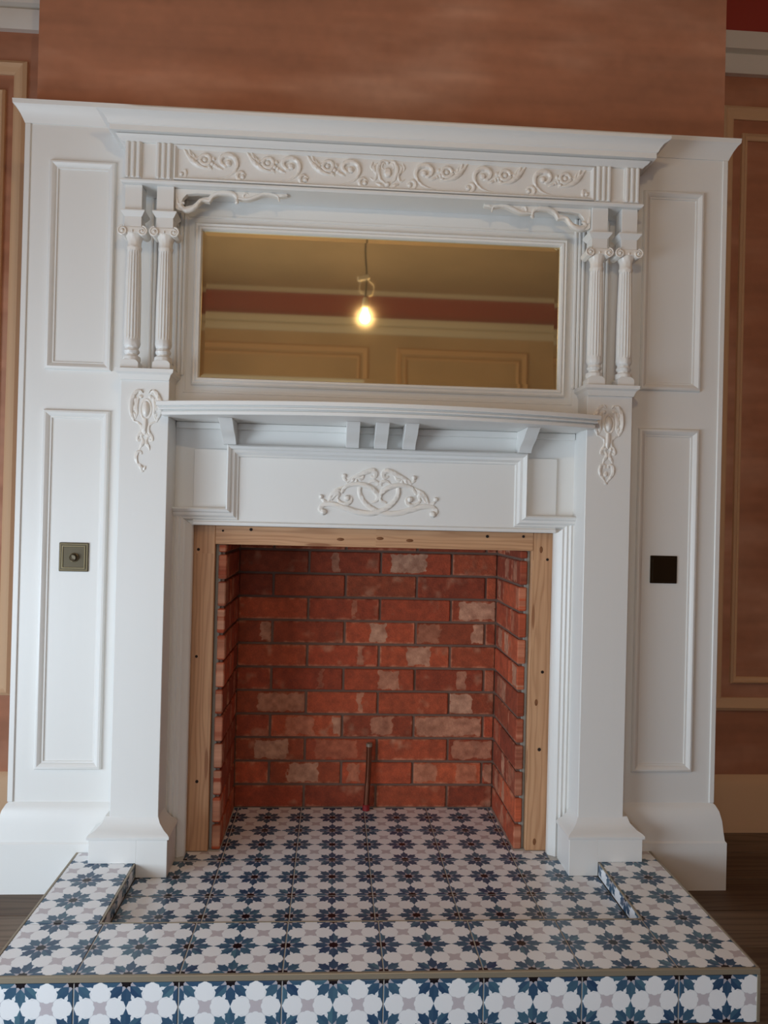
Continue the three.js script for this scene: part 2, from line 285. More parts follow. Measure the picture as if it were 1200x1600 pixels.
// jamb casings, reeded
for (const s of [-1, 1]) {
  const prof = [[0, 0], [0, 0.012], [0.004, 0.016], [0.01, 0.016], [0.012, 0.013], [0.018, 0.017], [0.024, 0.013], [0.03, 0.017], [0.036, 0.013], [0.042, 0.015], [0.05, 0.008], [0.058, 0.004], [0.0605, 0]];
  const g = sweep([[0.57, FL], [0.57, 1.037]], prof, XY(LB));
  // mitre the head of the jamb
  const p = g.attributes.position; for (let i = 0; i < p.count; i++) if (p.getY(i) > 1) p.setY(i, 1.0345 - (0.57 - p.getX(i)) * 0.8);
  mesh('jamb_casing', s > 0 ? g : mirrorX(g), paint, S, 0.5);
}
{ // eared moulding over the opening
  const prof = [[0, 0], [0, 0.03], [0.004, 0.034], [0.01, 0.03], [0.013, 0.024], [0.02, 0.022], [0.026, 0.014], [0.03, 0.013], [0.034, 0.006], [0.036, 0.0]].map(([o, h]) => [-o, h]);
  const path = [[-0.57, 1.037], [-0.417, 1.037], [-0.417, 1.212], [0.421, 1.212], [0.421, 1.037], [0.57, 1.037]];
  mesh('eared_moulding', sweep(path, prof, XY(LB)), paint, S, 0.5);
  mesh('frieze_board', [box(-0.5095, 0.5095, 0.9895, 1.2, LB, LB + 0.008, 0.001), box(-0.509, 0.509, 0.9895, 1.0, LB + 0.008, LB + 0.015, 0.002)], paint, S);
}
// pilasters
const PZ = 0.07;
function ornament(strokes, knobs, z) { return [...strokes.map(([pts, r, o]) => stroke(pts, r, z, o)), ...knobs.map(([x, y, rx, ry, rz]) => knob(x, y, z, rx, ry ?? rx, rz ?? rx * 0.8))]; }
function applique(cx, broken) {
  const k = 0.000172, M = ([u, v]) => [cx + (u - 515) * k, 1.342 - (v - 240) * k], R = (r) => r * k;
  const st = [], kn = [];
  const add = (pts, r, o) => st.push([pts.map(M), R(r * 1.3), o]);
  const both = (pts, r, o) => { add(pts, r, o); add(pts.map(([u, v]) => [1030 - u, v]), r, o); };
  const spot = (u, v, rx, ry = rx, rz = rx * 0.7) => kn.push([...M([u, v]), R(rx), R(ry), R(rz)]);
  both([[440, 270], [395, 250], [345, 300], [308, 390], [298, 480], [300, 580], [318, 650], [350, 725]], 30, { rise: 1 });
  both([[450, 315], [405, 360], [383, 430], [375, 520], [385, 600], [360, 690]], 22, { rise: 0.9 });
  both([[345, 330], [360, 400], [345, 440]], 20); both([[330, 470], [352, 520], [335, 560]], 20); both([[330, 580], [360, 620], [350, 660]], 18);
  both([[470, 330], [440, 345], [430, 370]], 24);
  both([[345, 715], [400, 735], [450, 780], [466, 840], [445, 895], [412, 950], [400, 1000], [430, 1018], [445, 995]], 20);
  add([[515, 680], [512, 780], [505, 880], [512, 930]], 34, { taper0: 0.7 });
  both([[505, 900], [470, 930], [450, 960]], 22);
  both([[470, 960], [492, 1020], [480, 1070], [450, 1110], [438, 1160]], 20);
  const ring = []; for (let i = 0; i <= 20; i++) { const a = i / 20 * Math.PI * 2; ring.push([520 + 80 * Math.sin(a), 530 + 152 * Math.cos(a)]); }
  add(ring, 12, { taper0: 1, taper1: 1, per: 3 });
  spot(520, 530, 58, 125, 50); both([[460, 250], [440, 265]], 30); spot(438, 268, 28); spot(600, 268, 28); spot(430, 1000, 18); spot(600, 1000, 18); spot(512, 905, 20);
  const heartL = [[480, 1225], [460, 1185], [420, 1185], [392, 1240], [392, 1300], [420, 1365], [455, 1410], [482, 1455]];
  add(broken ? heartL.slice(0, 7) : heartL, 22);
  if (!broken) { add(heartL.map(([u, v]) => [995 - u, v]), 22); add([[490, 1290], [480, 1340], [470, 1370]], 26); spot(470, 1225, 22); spot(530, 1215, 24); }
  else { add([[440, 1370], [470, 1420], [500, 1470]], 26); add([[540, 1400], [520, 1440], [500, 1470]], 18); }
  spot(490, 1475, 28);
  return ornament(st, kn, PZ - 0.0005);
}
for (const s of [-1, 1]) {
  const f = (g) => s > 0 ? g : mirrorX(g);
  const pil = mesh('pilaster', f(box(0.5615, 0.6875, FL, 1.372, ROOM.breast + 0.002, PZ, 0.0015)), paint, S);
  // plinth: notched over the raised side of the hearth
  const rim = [[0, 0.172], [0.004, 0.174], [0.005, 0.18], [0.0, 0.186], [-0.012, 0.192], [-0.026, 0.206], [-0.032, 0.222], [-0.05, 0.222], [-0.05, 0.172]].map(([o, h]) => [-o, h]);
  mesh('plinth', [f(box(0.5305, 0.6105, FL + 0.0005, 0.173, -0.01, 0.101, 0.001)), f(box(0.6095, 0.731, HT + 0.0005, 0.173, 0.0305, 0.101, 0.001)),
    f(sweep([[0.5305, -0.01], [0.5305, 0.101], [0.731, 0.101], [0.731, 0.032]], rim.map(([o, h]) => [-o, h]), XZ))], paint, pil, 0.5);
  // cap under the columns
  const cap = [[-0.02, 1.368], [0.0, 1.368], [0.002, 1.374], [0.005, 1.382], [0.012, 1.387], [0.013, 1.396], [-0.02, 1.396]];
  mesh('cap', f(mergeGeometries([sweep([[0.5615, MB], [0.5615, PZ + 0.008], [0.6875, PZ + 0.008], [0.6875, 0.001]], cap, XZ), box(0.563, 0.686, 1.3715, 1.3955, MB, PZ + 0.007, 0)].map(bare))), paint, pil, 0.5);
  mesh('carved_applique', applique(s * 0.622, s < 0), carvedPaint, pil, 0.9).userData.label = s < 0 ? 'carved cartouche drop with a broken tip' : 'carved cartouche drop ending in a small heart';
}
// columns
const CZ = 0.056;
function fluted() {
  const rows = 26, seg = 96, out = [], y0 = 1.474, y1 = 1.712;
  const P = (i, j) => {
    const t = i / rows, y = y0 + (y1 - y0) * t, R = 0.0212 - 0.0038 * t + 0.0012 * Math.sin(Math.PI * t);
    const a = j / seg * Math.PI * 2, fade = Math.min(1, Math.min(t, 1 - t) / 0.035), fl = Math.max(0, Math.cos(a * 16)) ** 0.7;
    const r = R - 0.0026 * fl * fade; return [r * Math.sin(a), y, r * Math.cos(a)];
  };
  for (let i = 0; i < rows; i++) for (let j = 0; j < seg; j++) { const a = P(i, j), b = P(i, j + 1), c = P(i + 1, j + 1), d = P(i + 1, j); out.push(...a, ...b, ...c, ...a, ...c, ...d); }
  return fromTris(out);
}
const colGeos = (() => {
  const base = lathe([[0.0, 1.416], [0.022, 1.416], [0.0235, 1.424], [0.022, 1.431], [0.0165, 1.434], [0.016, 1.438], [0.0195, 1.441], [0.0205, 1.446], [0.018, 1.45], [0.017, 1.454], [0.0205, 1.459], [0.022, 1.466], [0.0212, 1.474], [0, 1.474]]);
  const arch = new THREE.Shape(); arch.moveTo(-0.0235, 1.396); arch.lineTo(0.0235, 1.396); arch.lineTo(0.0235, 1.412); arch.quadraticCurveTo(0.02, 1.42, 0.012, 1.4215); arch.lineTo(-0.012, 1.4215); arch.quadraticCurveTo(-0.02, 1.42, -0.0235, 1.412);
  const foot = extrude(arch, 0.047, 0.0008).translate(0, 0, -0.0235);
  const neck = lathe([[0, 1.71], [0.0174, 1.71], [0.019, 1.716], [0.0195, 1.72], [0.0175, 1.724], [0.0178, 1.735], [0.0215, 1.745], [0.024, 1.752], [0, 1.752]]);
  const vol = [];
  for (const s of [-1, 1]) {
    // scroll bolster running front to back, spiral face
    vol.push(bare(new THREE.CylinderGeometry(0.0115, 0.0115, 0.05, 18).rotateX(Math.PI / 2).translate(s * 0.0255, 1.757, 0)));
    const sp = []; for (let i = 0; i <= 30; i++) { const a = i / 30 * Math.PI * 3.4, r = 0.0128 - 0.0098 * i / 30; sp.push([s * (0.0255 + r * Math.sin(a) * 1), 1.757 + r * Math.cos(a)]); }
    vol.push(stroke(sp, 0.0027, 0.0245, { taper0: 1, taper1: 0.8, per: 2, n: 5, rise: 1.4 })); vol.push(knob(s * 0.0255, 1.757, 0.0265, 0.0042));
  }
  vol.push(box(-0.027, 0.027, 1.752, 1.7695, -0.024, 0.024, 0.002)); vol.push(knob(0, 1.757, 0.024, 0.002, 0.004, 0.003));
  const block = [box(-0.022, 0.022, 1.769, 1.797, -0.022, 0.022, 0.0008), sweep([[-0.022, -0.022], [0.022, -0.022], [0.022, 0.022], [-0.022, 0.022]], [[0.01, 1.796], [-0.001, 1.796], [-0.0095, 1.808], [-0.0095, 1.811], [0, 1.8125], [0.01, 1.8125]], XZ, true), box(-0.0205, 0.0205, 1.797, 1.812, -0.0205, 0.0205, 0), box(-0.022, 0.022, 1.812, 1.8795, -0.022, 0.022, 0.0008)];
  return { shaft: fluted(), base: [base, foot], capital: [neck, ...vol], block };
})();
for (const x of [-0.665, -0.583, 0.583, 0.665]) {
  const mv = (g) => bare(g.clone()).translate(x, 0, CZ);
  const c = mesh('column', mv(colGeos.shaft), paint, S, 0.35);
  mesh('column_base', colGeos.base.map(mv), paint, c, 0.7); mesh('capital', colGeos.capital.map(mv), carvedPaint, c, 0.7); mesh('square_block', colGeos.block.map(mv), paint, c, 0.5);
}
// reeds on the board behind the columns
for (const s of [-1, 1]) for (const x of [0.555, 0.624]) mesh('reed_strip', [-0.011, 0, 0.011].map((d) => box(s * x + d - 0.005, s * x + d + 0.005, 1.397, 1.8795, MB, MB + 0.007, 0.003)), paint, S);
// entablature
const FZ = 0.085;
mesh('frieze', [box(-0.687, 0.687, 1.8795, 1.99, MB, FZ, 0.001),
  sweep([[-0.687, MB + 0.012], [-0.687, FZ], [0.687, FZ], [0.687, MB + 0.012]].map(([a, b]) => [a, b]), [[0, 1.8795], [0.006, 1.8795], [0.01, 1.884], [0.01, 1.888], [0.003, 1.892], [0, 1.893]], XZ)], paint, S, 0.5);
const frameF = sweep(frameRect(-0.56, 0.56, 1.893, 1.984), [[0, 0], [0, 0.008], [0.003, 0.009], [0.006, 0.004], [0.0085, 0.002], [0.009, 0]], XY(FZ), true);
mesh('frieze_border', frameF, paint, S);
for (const x of [-0.665, -0.5865, 0.5865, 0.665]) mesh('reeded_block', [box(x - 0.0215, x + 0.0215, 1.892, 1.987, FZ - 0.001, FZ + 0.005, 0.001), ...[-0.0145, 0, 0.0145].map((d) => box(x + d - 0.005, x + d + 0.005, 1.8925, 1.9865, FZ + 0.004, FZ + 0.0105, 0.004))], paint, S);
{ // running scroll carving
  const k = 0.000465, yc = 1.9385, geos = [];
  const scroll = (cx, s) => {
    const M = ([u, v]) => [cx + s * (u - 330) * k, yc - (v - 135) * k];
    const A = (pts, r, o) => geos.push(stroke(pts.map(M), r * 1.18 * k, FZ - 0.0004, { n: 6, per: 5, rise: 1.1, ...o })), B = (u, v, r) => { const [x, y] = M([u, v]); geos.push(knob(x, y, FZ, r * 1.15 * k, r * 1.15 * k, r * k, 10)); };
    A([[330, 126], [314, 140], [294, 130], [284, 106], [302, 83], [335, 78], [367, 95], [379, 130], [364, 168], [325, 197], [262, 212]], 13, { taper1: 0.2 }); B(330, 124, 17);
    A([[78, 52], [104, 90], [136, 125], [180, 150], [238, 160]], 13, { taper0: 0.3 }); A([[108, 56], [118, 84], [136, 108]], 9); A([[135, 82], [150, 106], [164, 92]], 8); A([[122, 70], [140, 100], [150, 125]], 8);
    A([[165, 110], [185, 86], [215, 86], [229, 110], [215, 133], [186, 133], [166, 114]], 10, { taper0: 1, taper1: 1 }); B(198, 110, 13);
    B(247, 103, 11); B(238, 130, 12); B(255, 140, 10); B(225, 150, 11);
    A([[428, 186], [402, 168], [381, 182], [384, 206], [410, 215]], 10); B(412, 194, 13);
    A([[255, 135], [272, 150], [300, 160]], 8);
  };
  for (const x of [0.42, 0.256, 0.098]) { scroll(-x, 1); scroll(x, -1); }
  for (const s of [-1, 1]) { const X = s * 0.541; geos.push(stroke([[X, 1.912], [X - s * 0.008, 1.92], [X - s * 0.011, 1.908], [X - s * 0.002, 1.9]], 0.0045, FZ), knob(X, 1.91, FZ, 0.006)); }
  // centre cartouche
  for (const s of [-1, 1]) for (const [pts, r] of [[[[0, 1.972], [0.014, 1.972], [0.024, 1.958], [0.025, 1.94], [0.017, 1.922], [0.004, 1.912]], 0.006], [[[0.006, 1.963], [0.012, 1.966], [0.016, 1.956], [0.01, 1.95]], 0.004], [[[0.028, 1.965], [0.037, 1.957], [0.034, 1.944], [0.028, 1.934], [0.036, 1.92], [0.046, 1.926]], 0.005], [[[0.03, 1.912], [0.02, 1.908], [0.008, 1.902]], 0.005], [[[0.04, 1.968], [0.044, 1.955], [0.04, 1.945]], 0.004]]) geos.push(stroke(pts.map(([x, y]) => [s * x, y]), r, FZ - 0.0004, { n: 6 }));
  geos.push(knob(0, 1.941, FZ, 0.011, 0.014, 0.008), knob(0, 1.968, FZ, 0.005), knob(0, 1.91, FZ, 0.007));
  mesh('scroll_carving', geos, carvedPaint, S, 0.9);
}
{ // main cornice: plan path breaks forward over the columns
  const prof = [[0, 1.986], [0.006, 1.986], [0.01, 1.99], [0.016, 1.9935], [0.021, 2.0], [0.022, 2.0], [0.017, 2.001], [0.017, 2.0035], [0.033, 2.0035], [0.033, 2.017], [0.036, 2.019], [0.04, 2.028], [0.047, 2.0365], [0.056, 2.0415], [0.061, 2.0435], [0.061, 2.052], [0, 2.052]];
  mesh('cornice', [sweep([[-0.687, 0.0005], [-0.687, FZ], [0.687, FZ], [0.687, 0.0005]], prof, XZ), box(-0.686, 0.686, 1.989, 2.0515, MB, FZ + 0.001, 0),
    sweep([[-0.69, 0], [0.69, 0]], [[-0.012, 2.053], [0.003, 2.061], [0.006, 2.07], [0.012, 2.083], [0.02, 2.096], [0.027, 2.103], [0.028, 2.115], [-0.012, 2.115]], XZ)], paint, S, 0.5);
}
{ // fretwork brackets under the frieze
  const k = 0.000282, M = ([u, v]) => [-0.5605 + (u - 75) * k, 1.8795 - Math.max(0, (v - (48 + (u - 80) * 0.0543))) * k];
  const top = 1.8795;
  const pts = [[80, 235], [105, 255], [185, 268], [255, 245], [310, 185], [340, 172], [395, 180], [425, 135], [480, 108], [560, 105], [610, 116], [640, 150], [700, 162], [760, 168], [830, 145], [900, 118], [980, 122], [1035, 140], [1120, 128]].map(M);
  const sh = new THREE.Shape(); sh.moveTo(-0.5605, top); for (const p of pts) sh.lineTo(...p); sh.lineTo(pts[pts.length - 1][0], top); sh.closePath();
  const hole = new THREE.Path(); [[148, 150], [185, 106], [280, 98], [405, 106], [385, 132], [330, 138], [292, 165], [240, 206], [170, 222], [138, 190]].map(M).forEach((p, i) => i ? hole.lineTo(...p) : hole.moveTo(...p)); hole.closePath(); sh.holes.push(hole);
  const z0 = 0.05, g = [extrude(sh, 0.018, 0.001).translate(0, 0, z0)];
  const rib = (a, r, o) => g.push(stroke(a.map(M), r * 1.25 * k, z0 + 0.0155, { n: 7, rise: 1.2, ...o }));
  rib([[165, 185], [138, 190], [128, 215], [160, 246], [205, 250], [262, 224], [312, 166], [340, 156], [395, 164]], 19); rib([[398, 172], [425, 124], [480, 96], [560, 94], [618, 108], [648, 140], [640, 190]], 19);
  rib([[650, 150], [700, 148], [760, 152], [830, 130], [900, 106], [980, 108], [1030, 128], [1048, 180]], 14); rib([[760, 120], [742, 100], [716, 108], [712, 138], [740, 160]], 12); rib([[1030, 122], [1075, 122], [1125, 118]], 10); rib([[640, 150], [650, 180], [635, 195]], 15);
  rib([[95, 120], [100, 180], [130, 215]], 12);
  for (const s of [1, -1]) mesh('fretwork_bracket', s > 0 ? g : g.map(mirrorX), carvedPaint, S, 0.7);
}
// mirror
{ const fr = sweep(frameRect(-0.519, 0.519, 1.373, 1.817), [[0, 0], [0, 0.01], [0.004, 0.014], [0.009, 0.012], [0.013, 0.016], [0.018, 0.0155], [0.021, 0.009], [0.0215, 0]], XY(MB), true);
  const f = mesh('mirror_frame', fr, paint, S, 0.5);
  mesh('frame_fillet', sweep(frameRect(-0.543, 0.543, 1.352, 1.84), [[0, 0], [0.001, 0.002], [0.006, 0.002], [0.007, 0]], XY(MB), true), paint, f);
  const b = 0.013, x = 0.4985, y0 = 1.3935, y1 = 1.7965, z = MB + 0.0035, zz = MB + 0.0041, o = [[-x, y0], [x, y0], [x, y1], [-x, y1]], n = [[-x + b, y0 + b], [x - b, y0 + b], [x - b, y1 - b], [-x + b, y1 - b]], t = [];
  t.push(...n[0], zz, ...n[1], zz, ...n[2], zz, ...n[0], zz, ...n[2], zz, ...n[3], zz);
  for (let i = 0; i < 4; i++) { const j = (i + 1) % 4; t.push(...o[i], z, ...o[j], z, ...n[j], zz, ...o[i], z, ...n[j], zz, ...n[i], zz); t.push(...o[i], MB, ...o[j], MB, ...o[j], z, ...o[i], MB, ...o[j], z, ...o[i], z); }
  t.push(...o[0], MB, ...o[2], MB, ...o[1], MB, ...o[0], MB, ...o[3], MB, ...o[2], MB);
  mesh('mirror_glass', fromTris(t), mirrorMat, S, 0.001).userData.label = 'bevelled antique mirror glass with a warm tint'; }
{ // bowed mantel shelf in three fillets
  const plan = (d) => { const a = [[-0.5605, 0.005], [-0.5605, PZ + 0.001], [-0.584 + d, PZ + 0.001], [-0.584 + d, 0.122 - d]]; for (let i = 1; i < 24; i++) { const u = -1 + i / 12; a.push([u * (0.584 - d), 0.122 - d + 0.093 * (1 - u * u)]); } a.push([0.584 - d, 0.122 - d], [0.584 - d, PZ + 0.001], [0.5605, PZ + 0.001], [0.5605, 0.005]); a[0][1] = a[a.length - 1][1] = LB + 0.001; return a; };
  const layer = (d, y0, y1) => extrude(shapeOf(plan(d).map(([x, z]) => [x, -z])), y1 - y0, 0.0015).rotateX(-Math.PI / 2).translate(0, y0, 0);
  mesh('mantel_shelf', [layer(0, 1.2965, 1.3085), layer(0.009, 1.2925, 1.297), layer(0.006, 1.2875, 1.293), layer(0.016, 1.2835, 1.288), layer(0.012, 1.274, 1.284)], paint, S, 0.5);
  const cor = new THREE.Shape(); cor.moveTo(LB, 1.2125); cor.lineTo(0.0, 1.2125); cor.bezierCurveTo(0.012, 1.235, 0.04, 1.235, 0.06, 1.25); cor.bezierCurveTo(0.075, 1.262, 0.085, 1.268, 0.098, 1.2735); cor.lineTo(LB, 1.2735);
  const cg = extrude(cor, 0.036, 0.0008, 8).rotateY(-Math.PI / 2);
  for (const x of [-0.41, -0.074, 0.004, 0.083, 0.41]) mesh('corbel', bare(cg.clone()).translate(x + 0.018, 0, 0), paint, S, 0.5);
  mesh('shelf_backing', box(-0.5605, 0.5605, 1.255, 1.2735, LB, LB + 0.012, 0.002), paint, S);
}
{ // carved centrepiece on the frieze board
  const k = 0.000341, z = LB + 0.0078, g = [], M = (s) => ([u, v]) => [0.004 + s * (u - 592) * k, 1.154 - (v - 135) * k];
  for (const s of [1, -1]) {
    const A = (pts, r, o) => g.push(stroke(pts.map(M(s)), r * 1.15 * k, z, { rise: 0.8, ...o })), B = (u, v, r) => { const [x, y] = M(s)([u, v]); g.push(knob(x, y, z + 0.001, r * k, r * k, r * k * 0.9)); };
    A([[140, 490], [112, 468], [140, 432], [210, 424], [320, 453], [430, 484], [540, 490], [640, 455], [715, 395], [752, 320], [748, 262]], 22, { taper0: 0.6, taper1: 0.7, rise: s > 0 ? 0.75 : 0.55 }); B(142, 488, 28);
    A([[285, 330], [312, 282], [390, 256], [480, 264], [550, 300], [584, 345], [572, 385], [530, 402]], 20, { rise: 0.9 });
    A([[495, 252], [528, 226], [564, 228], [582, 250], [568, 264]], 13);
    A([[325, 240], [375, 205], [430, 178], [490, 150], [538, 140], [564, 165], [550, 197], [518, 185]], 20); A([[395, 235], [410, 200], [440, 210], [460, 180], [478, 160]], 14); A([[355, 240], [395, 190]], 16); A([[400, 205], [408, 245]], 12);
    A([[335, 238], [305, 215], [298, 192]], 12); B(304, 190, 20);
    A([[175, 408], [205, 350], [250, 305], [300, 275]], 16); A([[200, 390], [225, 350], [250, 330], [262, 345], [245, 385]], 18); A([[230, 330], [260, 310], [285, 330]], 14);
    A([[180, 406], [140, 395], [118, 370]], 12); B(120, 364, 20);
    A([[250, 372], [270, 402], [310, 420], [350, 408], [366, 375], [345, 348]], 16); B(333, 370, 26);
  }
  mesh('carved_centrepiece', g, carvedPaint, S, 0.9);
}

// ---------------------------------------------------------------- timber framing of the opening
{ const t = thing('timber_frame', 'raw pine timber framing around the brick fireplace opening', 'timber frame');
  const zf = -0.06, zb = -0.104;
  const studs = [];
  for (const s of [-1, 1]) studs.push(mesh('stud', box(s * 0.451, s * 0.515, FL + 0.0005, 0.9885, zb, zf, 0.0015), pineStud, t));
  const head = mesh('header_rail', box(-0.4505, 0.4545, 0.936, 0.9885, zb, zf + 0.002, 0.0015), pineRail, t);
  const hole = (p, x, y, r, z) => mesh('screw_hole', bare(new THREE.CylinderGeometry(r, r, 0.002, 12).rotateX(Math.PI / 2).translate(x, y, z)), holeMat, p);
  for (const [x, y, r] of [[-0.497, 0.92, 0.0042], [-0.495, 0.62, 0.004], [-0.485, 0.27, 0.0045]]) hole(studs[0], x, y, r, zf);
  for (const [x, y, r] of [[0.497, 0.912, 0.004], [0.49, 0.588, 0.0045], [0.486, 0.365, 0.005]]) hole(studs[1], x, y, r, zf);
  for (const [x, y, r] of [[-0.43, 0.974, 0.003], [-0.352, 0.979, 0.0045], [0.32, 0.975, 0.0045], [0.425, 0.977, 0.004]]) hole(head, x, y, r, zf + 0.002);
  const knotMat = std({ color: 0x7c4c28, roughness: 0.7 });
  for (const [x, y] of [[-0.1, 0.957], [0.012, 0.962], [0.097, 0.958]]) mesh('knot', [bare(new THREE.SphereGeometry(1, 10, 6).scale(0.011, 0.0045, 0.002).translate(x, y, zf + 0.0018))], knotMat, head);
  for (const [x, y] of [[0.478, 0.94], [0.474, 0.5], [0.478, 0.1]]) mesh('knot', [bare(new THREE.SphereGeometry(1, 10, 6).scale(0.005, 0.01, 0.0018).translate(x, y, zf - 0.0002))], knotMat, studs[1]);
}

// ---------------------------------------------------------------- brick firebox
{ const t = thing('brick_firebox', 'red brick firebox recess with pale patched bricks inside the fireplace', 'firebox');
  const BX = 0.42, BB = -0.395, TH = 0.024, Y0 = FL + 0.001, C = 0.0762, J = 0.0075, zf = -0.07;
  mesh('mortar_bed', [box(-0.469, 0.469, Y0, 1.015, BB - 0.045, BB - 0.006, 0), box(-0.469, -BX - 0.006, Y0, 1.015, BB - 0.006, zf - 0.012, 0), box(BX + 0.006, 0.469, Y0, 1.015, BB - 0.006, zf - 0.012, 0)], mortarMat, t);
  mesh('lintel', box(-0.469, 0.469, 0.995, 1.018, BB - 0.006, -0.106, 0), std({ color: 0x2b211c, roughness: 1 }), t);
  for (const s of [-1, 1]) mesh('cement_edge', box(s * 0.4355, s * 0.4505, Y0, 0.9355, zf - 0.03, zf - 0.006, 0.002), cement, t);
  // back wall bricks: joints per course in plan pixels measured from the left corner, pale residue patches [from, to] in the same units
  const even = [0, 105, 330, 555, 775, 808], odd = [0, 215, 440, 665, 808];
  const patches = { 1: [], 2: [[165, 255, 0.9], [350, 385, 0.5], [555, 630, 0.6], [690, 760, 0.45], [780, 808, 0.7]], 3: [[63, 160, 0.95], [250, 375, 0.3], [680, 806, 0.6]], 4: [[155, 240, 0.5], [300, 330, 0.9], [420, 490, 0.65], [562, 770, 0.75]], 5: [[65, 215, 0.7], [375, 390, 0.7], [668, 735, 1]], 6: [[440, 505, 0.75], [250, 265, 0.4], [690, 715, 0.7], [770, 808, 0.4]], 7: [[375, 390, 0.7], [530, 600, 0.9]], 8: [[70, 100, 0.8], [410, 460, 0.95], [562, 630, 0.5], [735, 772, 0.9]], 9: [[695, 806, 0.95], [355, 365, 0.5]], 10: [], 11: [[285, 310, 0.7], [470, 585, 0.95]], 12: [] };
  const U = 2 * BX / 808, backBricks = [], sideBricks = { '-1': [], 1: [] };
  for (let r = 1; r <= 12; r++) { const j = r % 2 ? odd : even;
    for (let i = 0; i + 1 < j.length; i++) backBricks.push({ r, a: -BX + j[i] * U + (i ? J / 2 : 0), b: -BX + j[i + 1] * U - (i + 2 < j.length ? J / 2 : 0), patch: patches[r].map(([p, q, k]) => [-BX + p * U, -BX + q * U, k]), s: r * 17 + i }); }
  for (const s of [-1, 1]) for (let r = 1; r <= 12; r++) { const cuts = (r + (s > 0 ? 0 : 1)) % 2 ? [zf, -0.175, -0.395] : [zf, -0.285, -0.395];
    for (let i = 0; i + 1 < cuts.length; i++) sideBricks[s].push({ r, a: cuts[i + 1] + J / 2, b: cuts[i] - (i ? J / 2 : 0), patch: rnd() < 0.7 ? (() => { const w = rr(0.015, 0.06), p = rr(cuts[i + 1], cuts[i] - w); return [[p, p + w, rr(0.4, 0.9)]]; })() : [], s: r * 31 + i * 7 + s }); }
  for (const b of sideBricks[-1]) if (b.b > zf - 0.001 && b.r < 12 && hash(b.r, 4, 4) > 0.25) b.patch.push([zf - 0.006, zf + 0.02, 0.85]);
  const brickTex = (bricks, a0, a1) => { // print of clay, lime residue and soot-free red faces, in wall metres
    const W = 1024, H = 1024, d = new Uint8Array(W * H * 4);
    for (const b of bricks) {
      const tone = 0.82 + hash(b.s, 3, 1) * 0.3, hue = hash(b.s, 5, 2);
      const i0 = Math.max(0, Math.floor((b.a - 0.006 - a0) / (a1 - a0) * W)), i1 = Math.min(W - 1, Math.ceil((b.b + 0.006 - a0) / (a1 - a0) * W)), y0 = Y0 + (b.r - 1) * C - 0.004, j0 = Math.max(0, Math.floor(y0 / 1.05 * H)), j1 = Math.min(H - 1, Math.ceil((y0 + C + 0.006) / 1.05 * H));
      for (let j = j0; j <= j1; j++) for (let i = i0; i <= i1; i++) {
        const x = a0 + i / W * (a1 - a0), y = j / H * 1.05, n = fbm(x * 60, y * 60, b.s, 3), f = fbm(x * 400, y * 400, 9, 2), g = fbm(x * 22, y * 22, b.s + 4, 3);
        let c = [168 + hue * 14, 72 + hue * 14, 44 + hue * 8].map((v) => v * tone * (0.8 + 0.28 * n + 0.16 * (f - 0.5)));
        let k = Math.max(0, (g - 0.64) * 3.5) * 0.8;
        const ed = Math.min(x - b.a, b.b - x, y - y0 - 0.006, y0 + C - 0.003 - y); if (hash(b.s, 8, 8) > 0.45) k = Math.max(k, Math.min(0.6, Math.max(0, (0.004 + 0.012 * (n - 0.45) - ed) * 90)));
        for (const [p, q, s] of b.patch) { const e = (fbm(x * 70, y * 70, 77, 4) - 0.5) * 0.022 + 0.002, m = Math.min(x - p + e, q - x + e, (y - y0 - 0.01) + e * 0.8, (y0 + C - 0.008 - y) + e * 0.8); k = Math.max(k, s * Math.min(1, Math.max(0, m * 400)) * (0.75 + 0.4 * n)); }
        k = Math.min(1, k); const P = [196, 146, 118].map((v) => v * (0.82 + 0.3 * n)); c = c.map((v, z) => v + (P[z] - v) * k);
        const o = (j * W + i) * 4; for (let z = 0; z < 3; z++) d[o + z] = Math.max(0, Math.min(255, c[z])); d[o + 3] = 255;
      }
    }
    const tx = new THREE.DataTexture(d, W, H); tx.magFilter = THREE.LinearFilter; tx.minFilter = THREE.LinearMipmapLinearFilter; tx.generateMipmaps = true; tx.colorSpace = THREE.SRGBColorSpace; tx.needsUpdate = true; return tx;
  };
  const clayBump = dataTex(256, 256, (u, v) => { const b = fbm(u * 30, v * 30, 14, 4, 30) * 255; return [b, b, b]; }, false); clayBump.repeat.set(12, 12);
  const brickMat = (bricks, a0, a1) => std({ map: brickTex(bricks, a0, a1), roughness: 0.85, bumpMap: clayBump, bumpScale: 0.0012 });
  const setUV = (m, f) => { const p = m.geometry.attributes.position, uv = m.geometry.attributes.uv; for (let i = 0; i < p.count; i++) { const [u, v] = f(p.getX(i), p.getY(i), p.getZ(i)); uv.setXY(i, u, v); } };
  const mB = brickMat(backBricks, -0.45, 0.45), mL = brickMat(sideBricks[-1], -0.42, -0.05), mR = brickMat(sideBricks[1], -0.42, -0.05);
  for (const b of backBricks) { const y = Y0 + (b.r - 1) * C, dz = rr(-0.0015, 0.002), top = Math.min(y + C - J, 0.993); if (top - y < 0.01) continue; const m = mesh('brick', box(b.a, b.b, y + (b.r === 1 ? 0 : 0), top, BB - TH, BB + dz, 0.0025), mB, t); setUV(m, (x, yy) => [(x + 0.45) / 0.9, yy / 1.05]); }
